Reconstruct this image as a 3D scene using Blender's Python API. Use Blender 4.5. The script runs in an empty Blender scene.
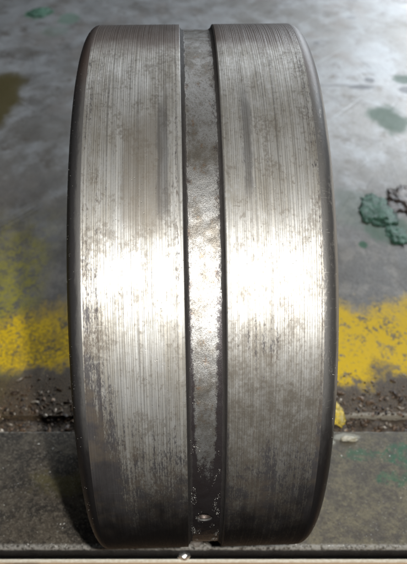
import bpy, bmesh, math, random
from mathutils import Vector, Matrix, noise
R = math.radians
MM = 0.001
random.seed(7)
sc = bpy.context.scene
col = sc.collection

# ------------------------------------------------------------ camera
EL, DIST, RR = R(35), 0.252, 0.080          # elevation, distance to ring centre, ring radius
cam_d = bpy.data.cameras.new('camera'); cam = bpy.data.objects.new('camera', cam_d); col.objects.link(cam)
cam.location = (0, -DIST*math.cos(EL), RR + DIST*math.sin(EL))
cam.rotation_euler = (R(90)-EL, 0, 0)
cam_d.sensor_fit = 'VERTICAL'; cam_d.sensor_height = 24; cam_d.lens = 24*780/564
cam_d.shift_y = 4/564; cam_d.clip_start = 0.01; cam_d.clip_end = 20
cam_d.dof.use_dof = True; cam_d.dof.focus_distance = 0.184; cam_d.dof.aperture_fstop = 27
sc.camera = cam

# ------------------------------------------------------------ world, lamps, exposure
w = bpy.data.worlds.new('World'); sc.world = w; w.use_nodes = True
w.node_tree.nodes['Background'].inputs[0].default_value = (0.75, 0.88, 1, 1)
w.node_tree.nodes['Background'].inputs[1].default_value = 0.014

def area(name, loc, target, size, sizey, power, colr, shape='RECTANGLE'):
    l = bpy.data.lights.new(name, 'AREA'); l.shape = shape; l.size = size; l.size_y = sizey
    l.energy = power; l.color = colr
    o = bpy.data.objects.new(name, l); col.objects.link(o); o.location = loc
    o.rotation_euler = (Vector(target)-Vector(loc)).to_track_quat('-Z', 'Y').to_euler()
    return o
fl = cam.location + Vector((0.019, 0.002, 0.002))
area('phone_flash_lamp', fl, (0.005, 0.02, 0.07), 0.006, 0.006, 1.08, (1, 0.99, 0.96), 'DISK')
area('workshop_window_light', (1.15, 2.0, 0.85), (0.05, 0.3, 0), 1.4, 0.8, 44.0, (0.86, 0.93, 1))
area('ceiling_lamp', (0.10, 0.95, 1.05), (0, 0.05, 0), 0.8, 0.40, 4.2, (0.92, 0.96, 1))
sc.view_settings.view_transform = 'Standard'; sc.view_settings.look = 'None'
sc.view_settings.exposure = 0; sc.view_settings.gamma = 1

# ------------------------------------------------------------ node helpers
class S:                                     # a socket with arithmetic
    def __init__(s, nt, sock): s.nt, s.s = nt, sock
    def _m(s, op, b=None, c=None, clamp=False):
        n = s.nt.nodes.new('ShaderNodeMath'); n.operation = op; n.use_clamp = clamp
        s.nt.links.new(s.s, n.inputs[0])
        for i, v in ((1, b), (2, c)):
            if v is None: continue
            if isinstance(v, S): s.nt.links.new(v.s, n.inputs[i])
            else: n.inputs[i].default_value = v
        return S(s.nt, n.outputs[0])
    def __add__(s, b): return s._m('ADD', b)
    __radd__ = __add__
    def __sub__(s, b): return s._m('SUBTRACT', b)
    def __mul__(s, b): return s._m('MULTIPLY', b)
    __rmul__ = __mul__
    def max(s, b): return s._m('MAXIMUM', b)
    def min(s, b): return s._m('MINIMUM', b)
    def abs(s): return s._m('ABSOLUTE')
    def inv(s): return s._m('MULTIPLY_ADD', -1.0, 1.0)
    def ramp(s, a, b):                       # smooth 0..1 from a to b (a may exceed b)
        n = s.nt.nodes.new('ShaderNodeMapRange'); n.interpolation_type = 'SMOOTHSTEP'
        s.nt.links.new(s.s, n.inputs[0])
        lo, hi, t0, t1 = (a, b, 0, 1) if a < b else (b, a, 1, 0)
        for i, v in enumerate((lo, hi, t0, t1)): n.inputs[i+1].default_value = v
        return S(s.nt, n.outputs[0])
    def lin(s, a, b, c, d):
        n = s.nt.nodes.new('ShaderNodeMapRange'); s.nt.links.new(s.s, n.inputs[0])
        for i, v in enumerate((a, b, c, d)): n.inputs[i+1].default_value = v
        return S(s.nt, n.outputs[0])

class Mat:
    def __init__(m, name):
        m.m = bpy.data.materials.new(name); m.m.use_nodes = True; m.nt = m.m.node_tree
        m.b = m.nt.nodes['Principled BSDF']
    def coords(m, uv=False):                 # in millimetres
        tc = m.nt.nodes.new('ShaderNodeTexCoord')
        sc_ = m.nt.nodes.new('ShaderNodeVectorMath'); sc_.operation = 'SCALE'
        m.nt.links.new(tc.outputs['UV' if uv else 'Object'], sc_.inputs[0]); sc_.inputs['Scale'].default_value = 1.0 if uv else 1000.0
        m.v = sc_.outputs[0]
        sp = m.nt.nodes.new('ShaderNodeSeparateXYZ'); m.nt.links.new(m.v, sp.inputs[0])
        m.x, m.y, m.z = (S(m.nt, sp.outputs[i]) for i in range(3))
        return m
    def noise(m, sx, sy=None, sz=None, detail=4, rough=0.55, seed=0, dist=0, color=False, rot=0):
        sy = sx if sy is None else sy; sz = sx if sz is None else sz
        mp = m.nt.nodes.new('ShaderNodeMapping'); m.nt.links.new(m.v, mp.inputs[0])
        mp.inputs['Scale'].default_value = (sx, sy, sz); mp.inputs['Location'].default_value = (seed*7.3, seed*3.1, seed*5.7)
        if rot:
            rt = m.nt.nodes.new('ShaderNodeMapping'); m.nt.links.new(m.v, rt.inputs[0]); rt.inputs['Rotation'].default_value = (0, 0, R(rot))
            m.nt.links.new(rt.outputs[0], mp.inputs[0])
        n = m.nt.nodes.new('ShaderNodeTexNoise'); m.nt.links.new(mp.outputs[0], n.inputs[0])
        n.inputs['Scale'].default_value = 1; n.inputs['Detail'].default_value = detail; n.inputs['Roughness'].default_value = rough
        n.inputs['Distortion'].default_value = dist
        return S(m.nt, n.outputs[1 if color else 0])
    def vor(m, s, feature='F1', rnd=1, out=0, seed=0):
        mp = m.nt.nodes.new('ShaderNodeMapping'); m.nt.links.new(m.v, mp.inputs[0]); mp.inputs['Location'].default_value = (seed*7.3, seed*3.1, 0)
        n = m.nt.nodes.new('ShaderNodeTexVoronoi'); m.nt.links.new(mp.outputs[0], n.inputs[0])
        n.feature = feature; n.inputs['Scale'].default_value = s; n.inputs['Randomness'].default_value = rnd
        return S(m.nt, n.outputs[out])
    def mix(m, a, b, f):
        n = m.nt.nodes.new('ShaderNodeMix'); n.data_type = 'RGBA'; n.clamp_factor = True
        for i, v in ((6, a), (7, b)):
            if isinstance(v, S): m.nt.links.new(v.s, n.inputs[i])
            else: n.inputs[i].default_value = (*v, 1)
        m.nt.links.new(f.s, n.inputs[0])
        return S(m.nt, n.outputs[2])
    def mixf(m, a, b, f):
        if not isinstance(a, S) and not isinstance(b, S): return f._m('MULTIPLY_ADD', b-a, a)
        if isinstance(b, S): return f*b + f.inv()*a
        return f*b + f.inv()*a
    def set(m, **kw):
        for k, v in kw.items():
            i = m.b.inputs[{'color': 'Base Color', 'metal': 'Metallic', 'rough': 'Roughness', 'aniso': 'Anisotropic',
                            'spec': 'Specular IOR Level', 'coat': 'Coat Weight', 'coat_rough': 'Coat Roughness', 'aniso_rot': 'Anisotropic Rotation'}[k]]
            if isinstance(v, S): m.nt.links.new(v.s, i)
            elif isinstance(v, tuple): i.default_value = (*v, 1)
            else: i.default_value = v
        return m
    def bump(m, h, dist_mm, strength=1.0):
        n = m.nt.nodes.new('ShaderNodeBump'); m.nt.links.new(h.s, n.inputs['Height'])
        n.inputs['Distance'].default_value = dist_mm*MM; n.inputs['Strength'].default_value = strength
        m.nt.links.new(n.outputs[0], m.b.inputs['Normal']); return m
    def radial_tangent(m):
        t = m.nt.nodes.new('ShaderNodeTangent'); t.direction_type = 'UV_MAP'; t.uv_map = 'UVMap'
        m.nt.links.new(t.outputs[0], m.b.inputs['Tangent']); return m
    def ell(m, cx, cy, rx, ry, wob=None):    # distance-like field of an ellipse: <1 inside
        a = (m.x - cx)*(1/rx); b = (m.y - cy)*(1/ry)
        d = (a*a + b*b)._m('SQRT')
        return d + wob if wob is not None else d

# ------------------------------------------------------------ materials of the ring
def land_material():
    m = Mat('turned_steel').coords(uv=True)          # x = across the ring, y = along the rim (mm)
    u, v = m.x, m.y
    lines = m.noise(1.35, 0.012, 0, 2, 0.5, 1)                 # turning marks
    fine = m.noise(4.2, 0.02, 0, 2, 0.6, 2)
    streak = m.noise(0.9, 0.06, 0, 4, 0.6, 3)
    cloud = m.noise(0.10, 0.05, 0, 5, 0.6, 4)
    speck = m.noise(3.2, 0.9, 0, 3, 0.65, 5)
    # turning marks: fine, slightly uneven spacing
    wv = m.nt.nodes.new('ShaderNodeMath'); wv.operation = 'SINE'
    m.nt.links.new(((u + (m.noise(0.35, 0.004, 0, 3, 0.6, 13)-0.5)*3.2)*12.0).s, wv.inputs[0])
    wave = S(m.nt, wv.outputs[0])*0.5 + 0.5
    # worn oxide skin: heavy along the left shoulder and low on the face, strips and ragged patches
    wob = (m.noise(0.25, 0.12, 0, 6, 0.75, 17)-0.5)
    ww = wob*9.0
    left = u.ramp(-17, -26)*(v.ramp(20, -40)*0.09+0.07) + u.ramp(24.0, 27.2)*0.10
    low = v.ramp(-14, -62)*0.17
    stain = m.ell(13, -14, 8, 10, (cloud-0.5)*1.6).ramp(1.2, .3)*0.07
    grj = ((u + ww*0.35 + 6.3).abs()).ramp(2.2, 0.6)*v.ramp(-30, 10)*0.06
    field = m.noise(0.60, 0.22, 0, 6, 0.76, 6)*0.34 + m.noise(2.8, 0.8, 0, 4, 0.75, 7)*0.41 + lines*0.25
    bias = left + low + stain + grj
    ox = (field + bias).ramp(0.575, 0.67)
    film = (cloud*0.5 + bias*0.7 + streak*0.3 + m.noise(0.3, 0.2, 0, 6, 0.75, 19)*0.2).ramp(0.40, 0.66)
    brown = (m.noise(0.16, 0.16, 0, 4, 0.6, 9)).ramp(0.42, 0.62)
    base = m.mix((0.335, 0.330, 0.315), (0.215, 0.200, 0.172), film)
    base = m.mix(base, (0.125, 0.115, 0.105), lines.ramp(0.48, 0.72)*0.22)
    base = m.mix(base, (0.090, 0.086, 0.080), wave.ramp(0.40, 0.95)*(streak.ramp(0.3, 0.6)*0.35+0.25)*0.9)
    mott = (m.noise(0.22, 0.14, 0, 6, 0.72, 15)*0.6 + m.noise(1.3, 1.0, 0, 4, 0.7, 16)*0.4)
    base = m.mix(base, (0.105, 0.090, 0.072), mott.ramp(0.50, 0.60)*0.6)
    base = m.mix(base, (0.37, 0.37, 0.365), mott.ramp(0.47, 0.38)*0.35)
    # ragged tarnish strips beside the groove in the upper half
    vv = v + ww*1.6
    t1 = ((u+8.8+ww*0.25).abs()).ramp(1.7, 1.0)*vv.ramp(12, 18)*vv.ramp(52, 40)
    t2 = ((u+13.5+ww*0.30).abs()).ramp(4.8, 4.0)*vv.ramp(8, 16)*vv.ramp(44, 36)
    t3 = ((u-10.8+ww*0.25).abs()).ramp(1.3, 0.6)*vv.ramp(18, 24)*vv.ramp(56, 44)
    base = m.mix(base, (0.15, 0.13, 0.105), t2*0.55)
    base = m.mix(base, (0.075, 0.072, 0.072), t1.max(t3)*0.55)
    oxc = m.mix((0.036, 0.033, 0.037), (0.070, 0.055, 0.043), brown)
    color = m.mix(base, oxc, ox*0.85)
    bench_refl = (v + (m.noise(0.25, 0.1, 0, 3, 0.5, 11)-0.5)*14).ramp(64, 76)
    color = m.mix(color, (0.055, 0.036, 0.026), bench_refl*0.92)  # brown reflection of the bench, painted into the colour near the top
    low_shade = (v + (cloud-0.5)*60 + (streak-0.5)*20 + wob*20).ramp(-42, -84)
    color = m.mix(color, (0.024, 0.020, 0.019), low_shade*0.93)  # flash fall-off low on the ring, painted in as near-black
    pits = m.vor(0.8, seed=3).ramp(0.13, 0.05)*m.noise(0.2, seed=12).ramp(0.5, 0.6)
    color = m.mix(color, (0.04, 0.035, 0.03), pits*0.6)
    tan_ = (v + ww*2).ramp(-6, -26)*u.ramp(0, 1)
    color = m.mix(color, (0.10, 0.088, 0.072), tan_*ox.inv()*(mott.ramp(0.40, 0.58)*0.5+0.3))
    # handling scratches running across the lay
    scr = m.noise(0.10, 2.6, 0, 2, 0.5, 18, dist=0.8).ramp(0.70, 0.74)*cloud.ramp(0.48, 0.6)
    color = m.mix(color, (0.45, 0.45, 0.44), scr*0.2)
    rough = 0.53 + film*0.05 + (fine-0.5)*0.16 + ox*0.04 + (mott-0.5)*0.45 + bench_refl*(-0.12)
    m.set(color=color, metal=ox*(-0.1) + (low_shade*0.2) + bench_refl*(-0.55) + 0.74, rough=rough, aniso=0.3, spec=0.35)
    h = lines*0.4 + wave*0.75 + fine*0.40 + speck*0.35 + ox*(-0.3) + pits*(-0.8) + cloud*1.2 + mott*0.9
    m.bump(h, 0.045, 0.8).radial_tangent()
    return m.m

def groove_material():
    m = Mat('corroded_groove_steel').coords(uv=True)
    u, v = m.x, m.y
    n1 = m.noise(0.55, 0.35, 0, 5, 0.65, 21); n2 = m.noise(2.4, 1.5, 0, 4, 0.7, 22); n3 = m.noise(0.12, 0.1, 0, 4, 0.6, 23)
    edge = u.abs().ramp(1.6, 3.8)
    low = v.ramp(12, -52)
    low_dark = v.ramp(-34, -58)  # groove floor gets darker towards the bottom
    n4 = m.noise(5.5, 4.5, 0, 3, 0.7, 24)
    dark = (n1*0.35 + n2*0.34 + n4*0.22 + edge*0.09 + low*edge*0.36 + low_dark*0.24).ramp(0.51, 0.63)
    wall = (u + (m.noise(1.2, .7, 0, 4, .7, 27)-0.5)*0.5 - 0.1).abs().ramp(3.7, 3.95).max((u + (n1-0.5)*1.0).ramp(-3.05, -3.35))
    col_ = m.mix((0.215, 0.212, 0.205), (0.115, 0.104, 0.088), (n3*0.6 + n1*0.4).ramp(0.42, 0.6))
    col_ = m.mix(col_, (0.075, 0.065, 0.055), (n4*0.5+n2*0.5).ramp(0.50, 0.60)*0.7)
    col_ = m.mix(col_, (0.16, 0.09, 0.045), n1.ramp(0.58, 0.70)*0.5)
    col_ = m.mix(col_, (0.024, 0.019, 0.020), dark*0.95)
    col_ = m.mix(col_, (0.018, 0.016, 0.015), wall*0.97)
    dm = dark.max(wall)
    m.set(color=col_, spec=m.mixf(0.5, 0.15, wall), metal=m.mixf(0.80, 0.6, dm)*(wall*0.8).inv(), rough=m.mixf(m.mixf(0.42, 0.38, dm), 0.7, wall) + (n2-0.5)*0.35)
    m.bump(n1*0.3 + n2*0.6 + n4*0.6, 0.12, 0.8)
    return m.m

def chamfer_material():
    m = Mat('dark_oxide_edge').coords(uv=True)
    u, v = m.x, m.y
    n1 = m.noise(0.6, 0.12, 0, 5, 0.65, 31); n2 = m.noise(3, 1.2, 0, 4, 0.7, 32)
    scr = m.noise(0.35, 3.0, 0, 3, 0.6, 33).ramp(0.64, 0.72)
    bare = (n1*0.6 + n2*0.4).ramp(0.53, 0.64)
    right = u.ramp(-1, 1)
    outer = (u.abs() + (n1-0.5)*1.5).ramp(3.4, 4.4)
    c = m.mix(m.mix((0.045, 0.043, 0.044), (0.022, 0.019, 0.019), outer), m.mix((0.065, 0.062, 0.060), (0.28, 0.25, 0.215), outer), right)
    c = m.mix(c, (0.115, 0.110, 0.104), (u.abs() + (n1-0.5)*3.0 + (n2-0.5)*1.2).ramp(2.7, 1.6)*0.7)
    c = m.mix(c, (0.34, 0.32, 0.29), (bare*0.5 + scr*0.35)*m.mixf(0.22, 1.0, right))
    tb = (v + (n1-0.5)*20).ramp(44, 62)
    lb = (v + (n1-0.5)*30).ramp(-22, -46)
    c = m.mix(c, (0.045, 0.030, 0.024), tb*0.85)  # painted bench reflection carried on over the top of the rims
    c = m.mix(c, (0.014, 0.012, 0.012), lb*0.92)  # painted shade low on the rims, matching the turned faces
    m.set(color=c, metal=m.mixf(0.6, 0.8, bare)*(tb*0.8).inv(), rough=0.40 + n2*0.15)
    m.set(spec=0.2)
    m.bump(n1*0.5 + n2*0.6, 0.10, 0.6)
    return m.m

def simple_metal(name, c, c2, rough, metal=1.0, s=0.8, bd=0.15):
    m = Mat(name).coords()
    n = m.noise(s, detail=5); n2 = m.noise(s*5, detail=3, seed=2)
    m.set(color=m.mix(c, c2, n.ramp(0.4, 0.62)), metal=metal, rough=rough + (n2-0.5)*0.2)
    m.bump(n*0.7 + n2*0.5, bd, 0.7)
    return m.m

# ------------------------------------------------------------ materials of the bench
GREEN = (0.022, 0.115, 0.055)
def plate_material():
    m = Mat('worn_painted_steel_plate').coords()
    x, y = m.x, m.y
    big = m.noise(0.012, 0.006, 0.01, 5, 0.6, 41); mid = m.noise(0.05, 0.03, 0.05, 5, 0.62, 42)
    fine = m.noise(0.6, 0.45, 0.5, 5, 0.68, 43); grit = m.noise(1.7, detail=3, rough=0.7, seed=44)
    c = m.mix((0.36, 0.365, 0.37), (0.25, 0.24, 0.225), big.ramp(0.38, 0.60))
    c = m.mix(c, (0.16, 0.145, 0.125), m.noise(0.035, 0.022, 0.03, 7, 0.75, 40).ramp(0.50, 0.62)*0.55)
    c = m.mix(c, (0.41, 0.42, 0.43), (mid.ramp(0.47, 0.66))*0.6)
    c = m.mix(c, (0.13, 0.105, 0.08), m.noise(0.07, 0.05, 0.05, 5, 0.65, 45).ramp(0.57, 0.70)*0.6)
    c = m.mix(c, (0.09, 0.08, 0.07), (fine*0.6+grit*0.4).ramp(0.53, 0.64)*0.5)
    # scratches
    scr = m.noise(0.9, 0.012, 0, 2, 0.5, 46, dist=0.3).ramp(0.66, 0.70)*m.noise(0.02, 0.01, 0, 2, 0.5, 47).ramp(0.45, 0.6)
    c = m.mix(c, (0.12, 0.12, 0.12), scr*0.35)
    sc2 = m.noise(0.03, 1.1, 0, 2, 0.5, 36, dist=0.5).ramp(0.68, 0.72)*m.noise(0.03, 0.02, 0, 2, 0.5, 37).ramp(0.46, 0.6)
    c = m.mix(c, (0.60, 0.61, 0.62), sc2*0.35)
    c = m.mix(c, (0.24, 0.20, 0.17), m.noise(0.018, 0.012, 0.02, 6, 0.7, 35).ramp(0.52, 0.62)*0.35)
    for k, (an, dk) in enumerate(((24, 1), (-14, 1), (35, 0), (-40, 0))):
        ln = m.noise(0.55, 0.006, 0, 2, 0.5, 70+k, dist=0.15, rot=an).ramp(0.685, 0.71)*m.noise(0.012, detail=3, seed=80+k).ramp(0.46, 0.56)
        c = m.mix(c, (0.10, 0.10, 0.10) if dk else (0.62, 0.63, 0.64), ln*0.5)
    c = m.mix(c, (0.15, 0.14, 0.13), m.noise(0.045, 0.03, 0.04, 8, 0.8, 74).ramp(0.56, 0.585)*0.4)
    # rusty brown zone up to the yellow line, colour also darkened for ring shadow
    near = (y + (mid-0.5)*110).ramp(330, 120)
    c = m.mix(c, m.mix((0.052, 0.043, 0.033), (0.130, 0.112, 0.088), m.noise(0.09, 0.05, 0.05, 5, 0.7, 49).ramp(0.45, 0.65)), near*0.8)
    # left yellow wash above the line, then the solid yellow line
    wob = (mid-0.5)*60 + (fine-0.5)*14
    yl = y + wob
    wear = m.noise(0.16, 0.10, 0.1, 5, 0.68, 48)*0.6 + fine*0.4
    rt = x.ramp(-20, 20)
    wash = (yl + (m.noise(0.3, 0.2, 0.3, 5, 0.75, 38)-0.5)*60).ramp(215, 110)*x.ramp(-76, -92)*(wear.ramp(0.60, 0.42))
    band_r = (yl).ramp(44, 54)*yl.ramp(112, 92)
    band_l = (yl).ramp(48, 60)*yl.ramp(104, 80)
    band = m.mixf(band_l, band_r, rt)
    chips = (wear*0.65 + m.noise(0.5, 0.35, 0.5, 5, 0.75, 39)*0.35).ramp(0.50, 0.58)*(mid.ramp(0.3, 0.6)*0.4+0.6)
    c = m.mix(c, (0.34, 0.30, 0.02), wash*0.75)
    c = m.mix(c, (0.64, 0.42, 0.004), band*(chips*0.95).inv())
    # olive oval smear on the left
    ol = (m.ell(-164, 365, 26, 88, (mid-0.5)*0.9)).ramp(1.05, 0.6)
    c = m.mix(c, (0.105, 0.082, 0.018), ol*0.9)
    # dirty strip in front of the line
    dirt = (yl).ramp(58, 40)
    dc = m.mix((0.035, 0.024, 0.015), (0.13, 0.085, 0.04), grit.ramp(0.45, 0.6))
    c = m.mix(c, dc, dirt*0.9)
    # thin green stains
    gw = (mid-0.5)*1.6 + (fine-0.5)*0.9
    g = m.ell(137, 335, 16, 34, gw).ramp(1.0, 0.5)*0.55
    for (gx, gy, rx, ry, k) in ((-168, 606, 15, 24, 0.9), (-136, 590, 13, 26, 0.6), (165, 415, 10, 14, .5), (106, 178, 14, 22, 0.5), (88, 160, 3, 5, .8), (93, 204, 20, 28, .2), (-143, 545, 18, 20, .3)):
        g = g.max(m.ell(gx, gy, rx, ry, gw).ramp(1.0, 0.6)*k)
    c = m.mix(c, GREEN, g)
    # dark drops and smudges up at the right
    for (gx, gy, rx, ry, k) in ((127, 398, 13, 6, .75), (136, 414, 5, 7, .8), (163, 392, 9, 10, .8), (104, 510, 4, 6, .5), (148, 590, 6, 7, .4), (112, 402, 34, 3, .4)):
        c = m.mix(c, (0.07, 0.07, 0.075), m.ell(gx, gy, rx, ry, gw*0.5).ramp(1.0, 0.6)*k)
    lipr = (y + (fine-0.5)*1.2).ramp(29.0, 27.6)*x.ramp(20, 40)
    c = m.mix(c, (0.34, 0.31, 0.25), lipr*0.8)
    c = m.mix(c, (0.16, 0.115, 0.03), band*rt.inv()*(fine*0.6+mid*0.4).ramp(0.44, 0.56)*0.6)
    paint = band.max(wash*0.7).max(g)
    dull = dirt.max(near*0.6)
    m.set(color=c, metal=m.mixf(m.mixf(0.70, 0.25, dull), 0.0, paint), rough=m.mixf(m.mixf(0.50, 0.62, dull), 0.68, paint) + (fine-0.5)*0.25 + (mid-.5)*0.2, spec=m.mixf(0.4, 0.2, paint))
    m.bump(fine*0.8 + grit*0.45 + mid*0.8 + band*0.25 + dirt*grit*1.2, 0.35, 0.6)
    return m.m

def bar_material():
    m = Mat('grimy_steel_bar').coords()
    x, y = m.x, m.y
    mid = m.noise(0.10, detail=5, rough=0.6, seed=51); fine = m.noise(0.9, detail=5, rough=0.7, seed=52); grit = m.noise(2.4, detail=3, rough=0.75, seed=53)
    c = m.mix((0.085, 0.070, 0.052), (0.035, 0.030, 0.025), mid.ramp(0.38, 0.60))
    c = m.mix(c, (0.20, 0.175, 0.135), (fine*0.5 + grit*0.5).ramp(0.50, 0.58)*0.85)
    c = m.mix(c, (0.018, 0.014, 0.011), m.noise(0.5, detail=6, rough=0.8, seed=57).ramp(0.52, 0.62)*0.7)
    right = (x + (mid-0.5)*30).ramp(22, 36)
    yc = m.mix((0.20, 0.172, 0.108), (0.085, 0.074, 0.062), (m.noise(0.22, detail=7, rough=0.82, seed=54)*0.7 + grit*0.3).ramp(0.42, 0.58))
    c = m.mix(c, yc, right*0.8)
    c = m.mix(c, (0.035, 0.030, 0.022), right*(grit*0.6+fine*0.4).ramp(0.50, 0.42)*0.6)
    gw = (mid-0.5)*2.6 + (fine-0.5)*1.3
    g = m.ell(80, 1, 17, 7, gw).ramp(1.0, 0.65).max(m.ell(58, 1, 6, 4, gw).ramp(1.0, 0.6)*0.8).max(m.ell(70, -10, 9, 4, gw).ramp(1.0, 0.6)*.8)
    c = m.mix(c, GREEN, g*(m.noise(0.35, detail=5, rough=0.75, seed=56).ramp(0.38, 0.56))*0.8)
    wh = m.ell(56, 10.5, 6, 2.2, gw*0.6).ramp(1.0, 0.6).max(m.ell(49, 8, 3, 2, gw*0.6).ramp(1, .6))
    c = m.mix(c, (0.34, 0.33, 0.27), wh*0.8)
    ybt = m.ell(-52, -12, 16, 6, gw).ramp(1.0, 0.4)*0.35
    c = m.mix(c, (0.20, 0.17, 0.05), ybt)
    lip = y.ramp(-38.6, -40.0).max(y.ramp(12.9, 13.5))
    c = m.mix(c, (0.36, 0.345, 0.31), lip*fine.ramp(0.36, 0.55)*0.85)
    spark = m.vor(0.8, seed=5).ramp(0.14, 0.06)
    c = m.mix(c, (0.6, 0.6, 0.58), spark*m.noise(0.09, detail=3, seed=55).ramp(0.45, 0.58)*0.8)
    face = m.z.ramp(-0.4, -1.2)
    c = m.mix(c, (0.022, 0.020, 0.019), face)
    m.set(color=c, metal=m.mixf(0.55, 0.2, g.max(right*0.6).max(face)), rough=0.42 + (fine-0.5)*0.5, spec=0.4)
    m.bump(fine*0.7 + grit*0.9 + mid*0.6, 0.5, 0.9)
    return m.m

def wood_material():
    m = Mat('tan_board').coords()
    n = m.noise(0.02, 0.35, 0.35, 4, 0.6, 61); p = m.noise(0.06, detail=3, seed=62)
    c = m.mix((0.30, 0.19, 0.11), (0.42, 0.29, 0.18), n.ramp(0.4, 0.6)); c = m.mix(c, (0.13, 0.08, 0.05), p.ramp(0.55, 0.65)*0.7)
    m.set(color=c, rough=0.6); m.bump(n, 0.2, 0.5); return m.m

# ------------------------------------------------------------ mesh helpers
def link(name, bm, mat, parent=None, smooth=True, loc=(0, 0, 0)):
    me = bpy.data.meshes.new(name); bm.to_mesh(me); bm.free()
    if smooth:
        for p in me.polygons: p.use_smooth = True
    me.materials.append(mat)
    o = bpy.data.objects.new(name, me); col.objects.link(o); o.location = loc
    if parent: o.parent = parent
    return o
def tag(o, label=None, cat=None, group=None, kind=None):
    for k, v in (('label', label), ('category', cat), ('group', group), ('kind', kind)):
        if v: o[k] = v
    return o

def revolve(profile, closed, n=720, jitter=None):
    """profile: (x, r, u) points in mm; rim seam faces straight down. UV = (u, rim length in mm, 0 facing the viewer)."""
    bm = bmesh.new(); uvl = bm.loops.layers.uv.new('UVMap')
    cols = []
    for i in range(n):
        a = 2*math.pi*i/n - math.pi/2                  # angle from +(-y) direction going up; seam at the underside
        ring = []
        for j, (x, r, u) in enumerate(profile):
            rr, xx = r, x
            if jitter: xx, rr = jitter(j, x, r, a)
            ring.append(bm.verts.new((xx*MM, -math.cos(a)*rr*MM, math.sin(a)*rr*MM)))
        cols.append(ring)
    m = len(profile); jm = m if closed else m-1
    for i in range(n):
        k = (i+1) % n
        a0 = 360*i/n - 90; a1 = 360*(i+1)/n - 90
        v0, v1 = R(a0-35)*80, R(a1-35)*80              # zero on the line that faces 35 degrees up
        for j in range(jm):
            l = (j+1) % m
            f = bm.faces.new((cols[i][j], cols[i][l], cols[k][l], cols[k][j]))
            for lp, (uu, vv) in zip(f.loops, ((profile[j][2], v0), (profile[l][2], v0), (profile[l][2], v1), (profile[j][2], v1))):
                lp[uvl].uv = (uu, vv)
    bmesh.ops.recalc_face_normals(bm, faces=bm.faces)
    return bm

def lump_bm(sx, sy, sz, seed, rough=0.35, freq=1.4, sub=4, flat=True):
    bm = bmesh.new(); bmesh.ops.create_icosphere(bm, subdivisions=sub, radius=1)
    off = Vector((seed*3.7, seed*1.3, seed*9.1))
    for v in bm.verts:
        p = v.co.copy()
        k = 1 + rough*noise.noise(p*freq+off) + rough*0.5*noise.noise(p*freq*2.7+off)+ rough*0.25*noise.noise(p*freq*6+off)
        p *= k
        if flat: p.z = max(p.z, -0.25)+0.25
        v.co = Vector((p.x*sx, p.y*sy, p.z*sz))*MM
    return bm

# ------------------------------------------------------------ the bench (setting)
def box_bm(x0, x1, y0, y1, z0, z1, bev=0.0, seg=2, wob=0.0):
    bm = bmesh.new()
    bmesh.ops.create_cube(bm, size=1)
    for v in bm.verts:
        v.co = Vector(((x0+x1)/2+v.co.x*(x1-x0), (y0+y1)/2+v.co.y*(y1-y0), (z0+z1)/2+v.co.z*(z1-z0)))*MM
    if bev: bmesh.ops.bevel(bm, geom=list(bm.edges), offset=bev*MM, segments=seg, affect='EDGES')
    return bm

PZ = -4.0
plate = link('bench_plate', box_bm(-900, 900, 26, 1500, PZ-14, PZ, 0.6), plate_material(), smooth=False)
tag(plate, kind='structure', label='worn grey steel bench top with a yellow painted line')
under = link('bench_base', box_bm(-900, 900, 10, 1480, -40, PZ-14.2), simple_metal('dark_base_steel', (0.03, 0.027, 0.024), (0.06, 0.05, 0.04), 0.6, 0.3), smooth=False)
tag(under, kind='structure')

# front bar: long strip with an irregular worn front lip
def front_bar():
    bm = bmesh.new(); prof = []
    Y0, Y1, H = -40.9, 13.9, -4.9
    pts = [(Y0+0.9, H), (Y0, H+0.8), (Y0, -0.9), (Y0+0.3, -0.3), (Y0+1.0, 0.0), (Y1-0.9, 0.0), (Y1-0.25, -0.25), (Y1, -1.0), (Y1, -14)]
    xs = [-900, -300, -150] + [-100+0.5*i for i in range(401)] + [150, 300, 900]
    rows = []
    for x in xs:
        row = []
        for j, (y, z) in enumerate(pts):
            d = noise.noise(Vector((x*0.35, j*0.3, 2.0)))*0.22 + noise.noise(Vector((x*1.1, j*0.5, 5.0)))*0.14
            yy, zz = y, z
            if j in (1, 2, 3, 4): yy += d
            if j in (6, 7): yy += d*1.2
            if j == 3: zz += d*0.6
            row.append(bm.verts.new((x*MM, yy*MM, zz*MM)))
        row.append(bm.verts.new((x*MM, (Y0+0.9)*MM, -14*MM)))
        rows.append(row)
    for a, b in zip(rows, rows[1:]):
        n = len(a)
        for j in range(n): bm.faces.new((a[j], a[(j+1) % n], b[(j+1) % n], b[j]))
    bm.faces.new(rows[0]); bm.faces.new(list(reversed(rows[-1])))
    bmesh.ops.recalc_face_normals(bm, faces=bm.faces)
    return bm
MB = bar_material()
bar = link('steel_bar', front_bar(), MB)
tag(bar, 'dark grimy flat steel bar under the ring along the front edge of the bench', 'steel bar')

board = bpy.data.objects.new('wooden_board', None); col.objects.link(board); floor = link('floor', box_bm(-4000, 4000, -3000, 4000, -860, -850), simple_metal('dark_floor', (0.05, 0.047, 0.043), (0.03, 0.028, 0.026), 0.7, 0.0, 0.02), smooth=False)
tag(floor, kind='structure')
board.location = (0, -0.1, -0.0044)
tag(board, 'tan wooden board with a pale edge strip below the front bar', 'board')
pl = link('plank', box_bm(-900, 900, 48, 57.0, -22, 0, 0.5), wood_material(), board, smooth=False)
pale = simple_metal('cream_edge_strip', (0.72, 0.68, 0.58), (0.62, 0.56, 0.45), 0.45, 0.0)
ed = link('edge_strip', box_bm(-900, 900, 57.05, 58.1, -22, 0.12, 0.12), pale, board, smooth=False)

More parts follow.
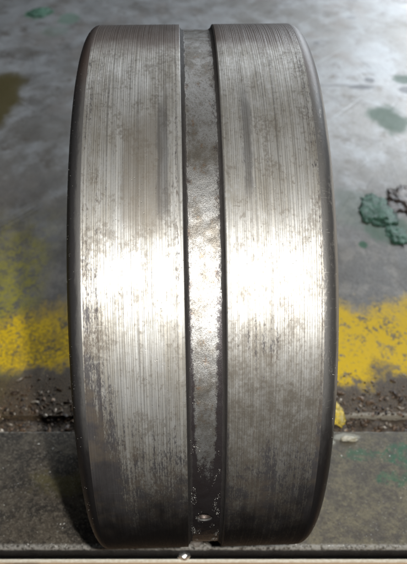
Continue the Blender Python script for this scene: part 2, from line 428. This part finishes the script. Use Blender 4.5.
# grit and chips lying in the channel and on the dirty strip: uncountable
_t = bmesh.new(); bmesh.ops.create_icosphere(_t, subdivisions=1, radius=1)
ICO_V = [v.co.copy() for v in _t.verts]; _t.verts.index_update(); ICO_F = [[v.index for v in f.verts] for f in _t.faces]; _t.free()
def grains(verts, faces, centre, fn):        # one small irregular grain, centre in mm
    b = len(verts)
    for v in ICO_V: verts.append((fn(v)+centre)*MM)
    for f in ICO_F: faces.append([b+k for k in f])
def mesh_object(name, verts, faces, mat, parent=None):
    me = bpy.data.meshes.new(name); me.from_pydata([tuple(v) for v in verts], [], faces); me.materials.append(mat)
    o = bpy.data.objects.new(name, me); col.objects.link(o)
    if parent: o.parent = parent
    return o
def scatter(name, spots, mat, kind_label, cat):
    V, F = [], []
    for (x, y, z, s, el) in spots:
        seed = Vector((random.uniform(0, 90), random.uniform(0, 90), 0))
        rot = Matrix.Rotation(random.uniform(0, 6.28), 3, 'Z') @ Matrix.Rotation(random.uniform(-.6, .6), 3, 'X')
        def fn(v):
            p = v*(1+0.55*noise.noise(v*1.7+seed))
            return rot @ Vector((p.x*s*el, p.y*s, p.z*s*0.55))
        grains(V, F, Vector((x, y, z+s*0.2)), fn)
    return tag(mesh_object(name, V, F, mat), kind_label, cat, kind='stuff')
def chip_material(name, cols_, metal, rough):
    m = Mat(name)
    g = m.nt.nodes.new('ShaderNodeNewGeometry')
    f = S(m.nt, g.outputs['Random Per Island'])
    c = m.mix(cols_[0], cols_[1], f.ramp(0.1, 0.6)); c = m.mix(c, cols_[2], f.ramp(0.82, 0.9))
    m.set(color=c, metal=metal, rough=rough); return m.m
M_SW = chip_material('rusty_swarf', ((0.025, 0.017, 0.012), (0.11, 0.066, 0.035), (0.26, 0.22, 0.17)), 0.4, 0.45)
sp = []
for i in range(8000):
    y = 14.4 + abs(random.gauss(0, 1))*15
    if y > 62: continue
    x = random.uniform(-135, 135)
    s = (0.14+0.9*random.random()**4)*random.uniform(.6, 1.2)
    z = PZ if y > 26.4 else -5.2
    if y < 26.4 and random.random() < 0.3: continue
    sp.append((x, y, z, s, random.uniform(1, 2.3)))
scatter('metal_swarf', sp, M_SW, 'rusty brown swarf and grit lying along the back of the front bar', 'swarf')
fill_bm = bmesh.new()                                  # packed grime in the channel
gx = [-300+1.5*i for i in range(401)]; gy = [14.0+1.2*i for i in range(11)]
gr = [[fill_bm.verts.new((x*MM, min(y, 25.95)*MM, (-5.6+1.5*noise.noise(Vector((x*.12, y*.3, 3)))+0.7*noise.noise(Vector((x*.6, y*.9, 8))))*MM)) for y in gy] for x in gx]
for a, b in zip(gr, gr[1:]):
    for j in range(len(gy)-1): fill_bm.faces.new((a[j], b[j], b[j+1], a[j+1]))
gm = simple_metal('packed_grime', (0.045, 0.033, 0.024), (0.10, 0.075, 0.05), 0.65, 0.15, 0.8, 0.5)
tag(link('packed_grime', fill_bm, gm), 'brown packed dirt filling the channel behind the front bar', 'dirt', kind='stuff')

M_FI = chip_material('bright_filings', ((0.22, 0.21, 0.19), (0.40, 0.39, 0.36), (0.7, 0.68, 0.62)), 0.8, 0.42)
sp = []
for i in range(900):
    x, y = random.uniform(-95, 95), random.uniform(-40, 12.5)
    d = noise.noise(Vector((x*0.06, y*0.09, 1)))
    if d < -0.05 or (x > 25 and random.random() < .6): continue
    sp.append((x, y, 0.0, random.choice((0.09, 0.12, 0.17, 0.25))*random.uniform(.7, 1.3), random.uniform(1, 1.8)))
for i in range(260): sp.append((random.uniform(-95, 95), random.uniform(-40.2, -39.0), -0.05, random.uniform(.1, .26), 1.3))
scatter('metal_filings', sp, M_FI, 'bright steel filings sprinkled on the front bar', 'filings')

# ------------------------------------------------------------ the bearing ring
ring = bpy.data.objects.new('bearing_ring', None); col.objects.link(ring)
tag(ring, 'large grooved steel bearing ring standing on its rim on the front bar', 'bearing ring')
ring.location = (-0.00195, 0, 0.0002); ring.rotation_euler = (0, 0, R(1.8))
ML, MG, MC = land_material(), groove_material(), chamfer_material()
OD, ID, HW = 80.0, 63.0, 31.0
XL, XR = -27.1, 26.6           # inner edges of the rounded rims
GL, GR_ = -4.35, 5.0            # groove mouth
FL, FR = -3.75, 3.95             # groove floor
GD = 1.5
def at_centre(o): o.location = (0, 0, RR); return o
def edge_j(js, amp):
    def f(j, x, r, a):
        if j in js:
            p = Vector((math.cos(a)*34, math.sin(a)*34, j*3.3))
            return x + amp*(noise.noise(p*1.0) + 0.7*noise.noise(p*2.3)), r
        return x, r
    return f
def land(x0, x1, e0, e1, nm):
    prof = [(x0, ID, x0), (x0, OD-1, x0), (x0+e0*.0, OD-e0, x0), (x0+e0, OD, x0+e0)]
    k = 12
    prof = [(x0+e0, OD, x0+e0)] if e0 == 0 else [(x0, OD-e0, x0), (x0+e0*.35, OD-e0*.25, x0+e0*.35), (x0+e0, OD, x0+e0)]
    prof += [(x0+e0+(x1-e1-x0-e0)*t/k, OD, x0+e0+(x1-e1-x0-e0)*t/k) for t in range(1, k)]
    prof += [(x1, OD, x1)] if e1 == 0 else [(x1-e1, OD, x1-e1), (x1-e1*.35, OD-e1*.25, x1-e1*.35), (x1, OD-e1, x1)]
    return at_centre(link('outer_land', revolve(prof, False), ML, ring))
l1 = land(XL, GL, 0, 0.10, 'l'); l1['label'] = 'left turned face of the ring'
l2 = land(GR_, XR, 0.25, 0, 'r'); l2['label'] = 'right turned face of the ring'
# groove: closed solid between the lands (walls, floor, inner side)
gp = [(GL, OD-0.25, GL), (GL+0.10, OD-0.8, GL+.1), (FL-0.25, OD-GD+0.35, FL-.4), (FL, OD-GD+0.06, FL-.1)]
gp += [(FL+(FR-FL)*t/10, OD-GD, FL+(FR-FL)*t/10+(0.1 if t == 0 else 0)) for t in range(0, 11)]
gp += [(FR+0.25, OD-GD+0.12, FR+.25), (FR+0.7, OD-GD+0.45, FR+.7), (GR_-0.25, OD-0.75, GR_-.2), (GR_, OD-0.25, GR_), (GR_, ID, 9), (GL, ID, 9)]
def groove_j(j, x, r, a):
    p = Vector((math.cos(a)*40, math.sin(a)*40, x))
    if 2 <= j <= 16: r += 0.10*noise.noise(p*0.8) + 0.07*noise.noise(p*2.0)
    if j in (2, 3, 4, 15, 16, 14): x += 0.16*noise.noise(p*0.7+Vector((0, 0, 7))) + 0.10*noise.noise(p*2.1)
    return x, r
gb = revolve(gp, True, jitter=groove_j)
groove = at_centre(link('oil_groove', gb, MG, ring)); groove['label'] = 'pitted dark-walled groove round the middle'
# drilled oil hole low in the groove
HA = R(35) - math.asin(3.15*math.sin(math.atan(238/780))) + math.atan(238/780)*1 - 0   # rim angle seen at the hole's place
HA = R(35) + math.atan(238/780) - math.asin(3.15*math.sin(math.atan(238/780)))
hd = Vector((0, -math.cos(HA), math.sin(HA)))
cb = bmesh.new(); bmesh.ops.create_cone(cb, cap_ends=True, segments=48, radius1=2.0*MM, radius2=2.0*MM, depth=30*MM)
q = hd.to_track_quat('Z', 'Y').to_matrix().to_4x4()
for v in cb.verts: v.co = (q @ v.co) + hd*0.072 + Vector((-0.0002, 0, 0))
cut = link('hole_cutter', cb, MG); cut.location = (0, 0, RR)
md = groove.modifiers.new('hole', 'BOOLEAN'); md.object = cut; md.operation = 'DIFFERENCE'; md.solver = 'EXACT'
groove.parent = None; bpy.context.view_layer.update()
dg = bpy.context.evaluated_depsgraph_get()
nm = bpy.data.meshes.new_from_object(groove.evaluated_get(dg))
groove.modifiers.clear(); groove.data = nm; groove.parent = ring
for p in nm.polygons: p.use_smooth = True
bpy.data.objects.remove(cut)
# countersunk collar in the hole, a sub-part of the groove
cb = bmesh.new(); hp = [(1.98, -0.1), (1.8, -0.3), (1.6, -1.2), (1.5, -9), (1.98, -9)]
cols = []
for i in range(48):
    a = 2*math.pi*i/48
    cols.append([cb.verts.new((r*math.cos(a)*MM, r*math.sin(a)*MM, z*MM)) for r, z in hp])
for i in range(48):
    for j in range(5): cb.faces.new((cols[i][j], cols[i][(j+1) % 5], cols[(i+1) % 48][(j+1) % 5], cols[(i+1) % 48][j]))
bmesh.ops.recalc_face_normals(cb, faces=cb.faces)
hole = link('oil_hole', cb, simple_metal('hole_wall_steel', (0.06, 0.045, 0.038), (0.035, 0.026, 0.022), 0.5, 0.6), groove)
hole.matrix_local = Matrix.Translation(hd*0.07812 + Vector((-0.0002, 0, 0))) @ q
# rounded rims with the side faces
def rim(sgn, xi):
    prof = []
    ax, rd = HW-abs(xi), 7.0
    for t in range(0, 13):
        th = R(90*t/12)
        x = abs(xi)+ax*math.sin(th)**1.0; r = OD-rd*(1-math.cos(th))
        prof.append((sgn*x, r, sgn*(1+t*0.5)))
    for t in range(1, 5): prof.append((sgn*HW, OD-rd-(OD-rd-ID-1.5)*t/4, sgn*(7+3*t)))
    prof.append((sgn*(HW-1.5), ID, sgn*21)); prof.append((sgn*abs(xi), ID, sgn*24))
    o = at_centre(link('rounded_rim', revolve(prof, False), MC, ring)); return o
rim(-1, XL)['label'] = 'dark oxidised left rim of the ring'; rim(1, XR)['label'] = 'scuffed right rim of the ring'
bp = [(XL, ID, XL), (GL, ID, GL), (GR_, ID, GR_), (XR, ID, XR), (XR, ID+2, XR+2), (XL, ID+2, XL-2)]
bo = at_centre(link('bore', revolve([(x, r-0.003, u) for x, r, u in bp], True), MC, ring))

# tiny filings stuck to the rim and the groove of the ring
V, F = [], []
for i in range(230):
    a = R(random.uniform(-35, 120)); side = -1 if random.random() < 0.75 else 1
    r = OD - random.uniform(0.4, 4.6); rd = 7.0; xi = 27.1 if side < 0 else 26.6
    ct = max(-1, min(1, 1-(OD-r)/rd)); x = side*(xi+(HW-xi)*math.sqrt(1-ct*ct))
    s = random.uniform(0.03, 0.085)
    grains(V, F, Vector((x, -math.cos(a)*r, math.sin(a)*r)), lambda v: v*s)
for i in range(2600):
    a = R(random.uniform(-45, 38)); x = random.choice((random.gauss(-2.6, 0.7), random.gauss(2.9, 0.8))); r = OD-GD+0.03
    if not (-3.6 < x < 3.7) or noise.noise(Vector((x*0.5, a*14, 5))) < 0.12: continue
    s = random.choice((0.03, 0.04, 0.055, 0.075))*random.uniform(.7, 1.3)
    grains(V, F, Vector((x, -math.cos(a)*r, math.sin(a)*r)), lambda v: v*s)
sf = mesh_object('clinging_filings', V, F, M_FI, ring); at_centre(sf); sf['kind'] = 'stuff'

# ------------------------------------------------------------ small things on the bench
M_GP = Mat('green_paint').coords(); _n = M_GP.noise(0.4, detail=6, rough=0.75); _n2 = M_GP.noise(1.1, detail=4, rough=0.7, seed=3)
M_GP.set(color=M_GP.mix((0.010, 0.06, 0.030), (0.09, 0.25, 0.16), (_n*0.5+_n2*0.5).ramp(0.44, 0.60)), rough=0.6, coat=0.05).bump(_n+_n2*0.8, 0.8, 0.9)
def lump(name, x, y, z, sx, sy, sz, seed, mat, label, cat, rough=0.35, freq=1.4, group=None):
    o = link(name, lump_bm(sx, sy, sz, seed, rough, freq), mat, loc=(x*MM, y*MM, z*MM)); return tag(o, label, cat, group)
lump('paint_blob', 103, 197, PZ, 9.5, 17, 1.1, 3, M_GP.m, 'large crusty green paint blob beside the dark brown crust', 'paint blob', 0.6, 1.9)
lump('paint_blob', 109, 169, PZ, 5.0, 9, 1.1, 5, M_GP.m, 'small green paint blob in front of the large green blob', 'paint blob', 0.6, 1.9)
lump('paint_blob', -168, 608, PZ, 9, 16, 0.8, 8, M_GP.m, 'dark green paint blob at the far left of the bench', 'paint blob', 0.5, 1.4)
M_LU = simple_metal('grey_slag', (0.46, 0.44, 0.41), (0.28, 0.26, 0.24), 0.4, 0.7, 1.2, 0.3)
lump('metal_lump', -2.4, -38.6, -0.1, 2.1, 1.6, 2.6, 2, M_LU, 'small rough grey metal lump on the bar just below the groove', 'metal lump', 0.3, 1.4)
M_PA = simple_metal('pale_flake', (0.50, 0.48, 0.40), (0.34, 0.31, 0.22), 0.5, 0.1, 0.8, 0.3)
lump('paint_flake', 57, 9.5, 0, 3.2, 1.3, 0.9, 12, M_PA, 'pale chipped paint flake on the back edge of the bar right of the ring', 'paint flake', 0.5)
M_YE = simple_metal('yellow_paint_lump', (0.62, 0.44, 0.03), (0.35, 0.27, 0.06), 0.5, 0.0, 0.7, 0.3)
lump('paint_flake', 55.5, 26.5, PZ+.2, 3.0, 6.0, 1.3, 15, M_YE, 'yellow painted flake bridging the dirty channel right of the ring', 'paint flake', 0.5)
M_BR = simple_metal('brown_crust', (0.030, 0.020, 0.015), (0.10, 0.072, 0.055), 0.42, 0.2, 0.25, 0.8)
lump('rust_crust', 120, 211, PZ, 8, 16, 1.6, 21, M_BR, 'dark brown crusty lump behind the large green paint blob', 'rust crust', 0.9, 1.3)
# polished lump added to give a lamp glint on the bar's front face
M_SC = simple_metal('glint_metal', (0.85, 0.85, 0.84), (0.75, 0.75, 0.72), 0.32, 1.0, 0.5, 0.02)
tag(link('glint_lump', lump_bm(2.1, 1.5, 1.3, 31, 0.25, 1.2, flat=False), M_SC, loc=(-6.6*MM, -41.4*MM, -3.3*MM)), 'shiny rounded lump added for a lamp glint on the dark front face of the bar below the ring', 'glint lump')
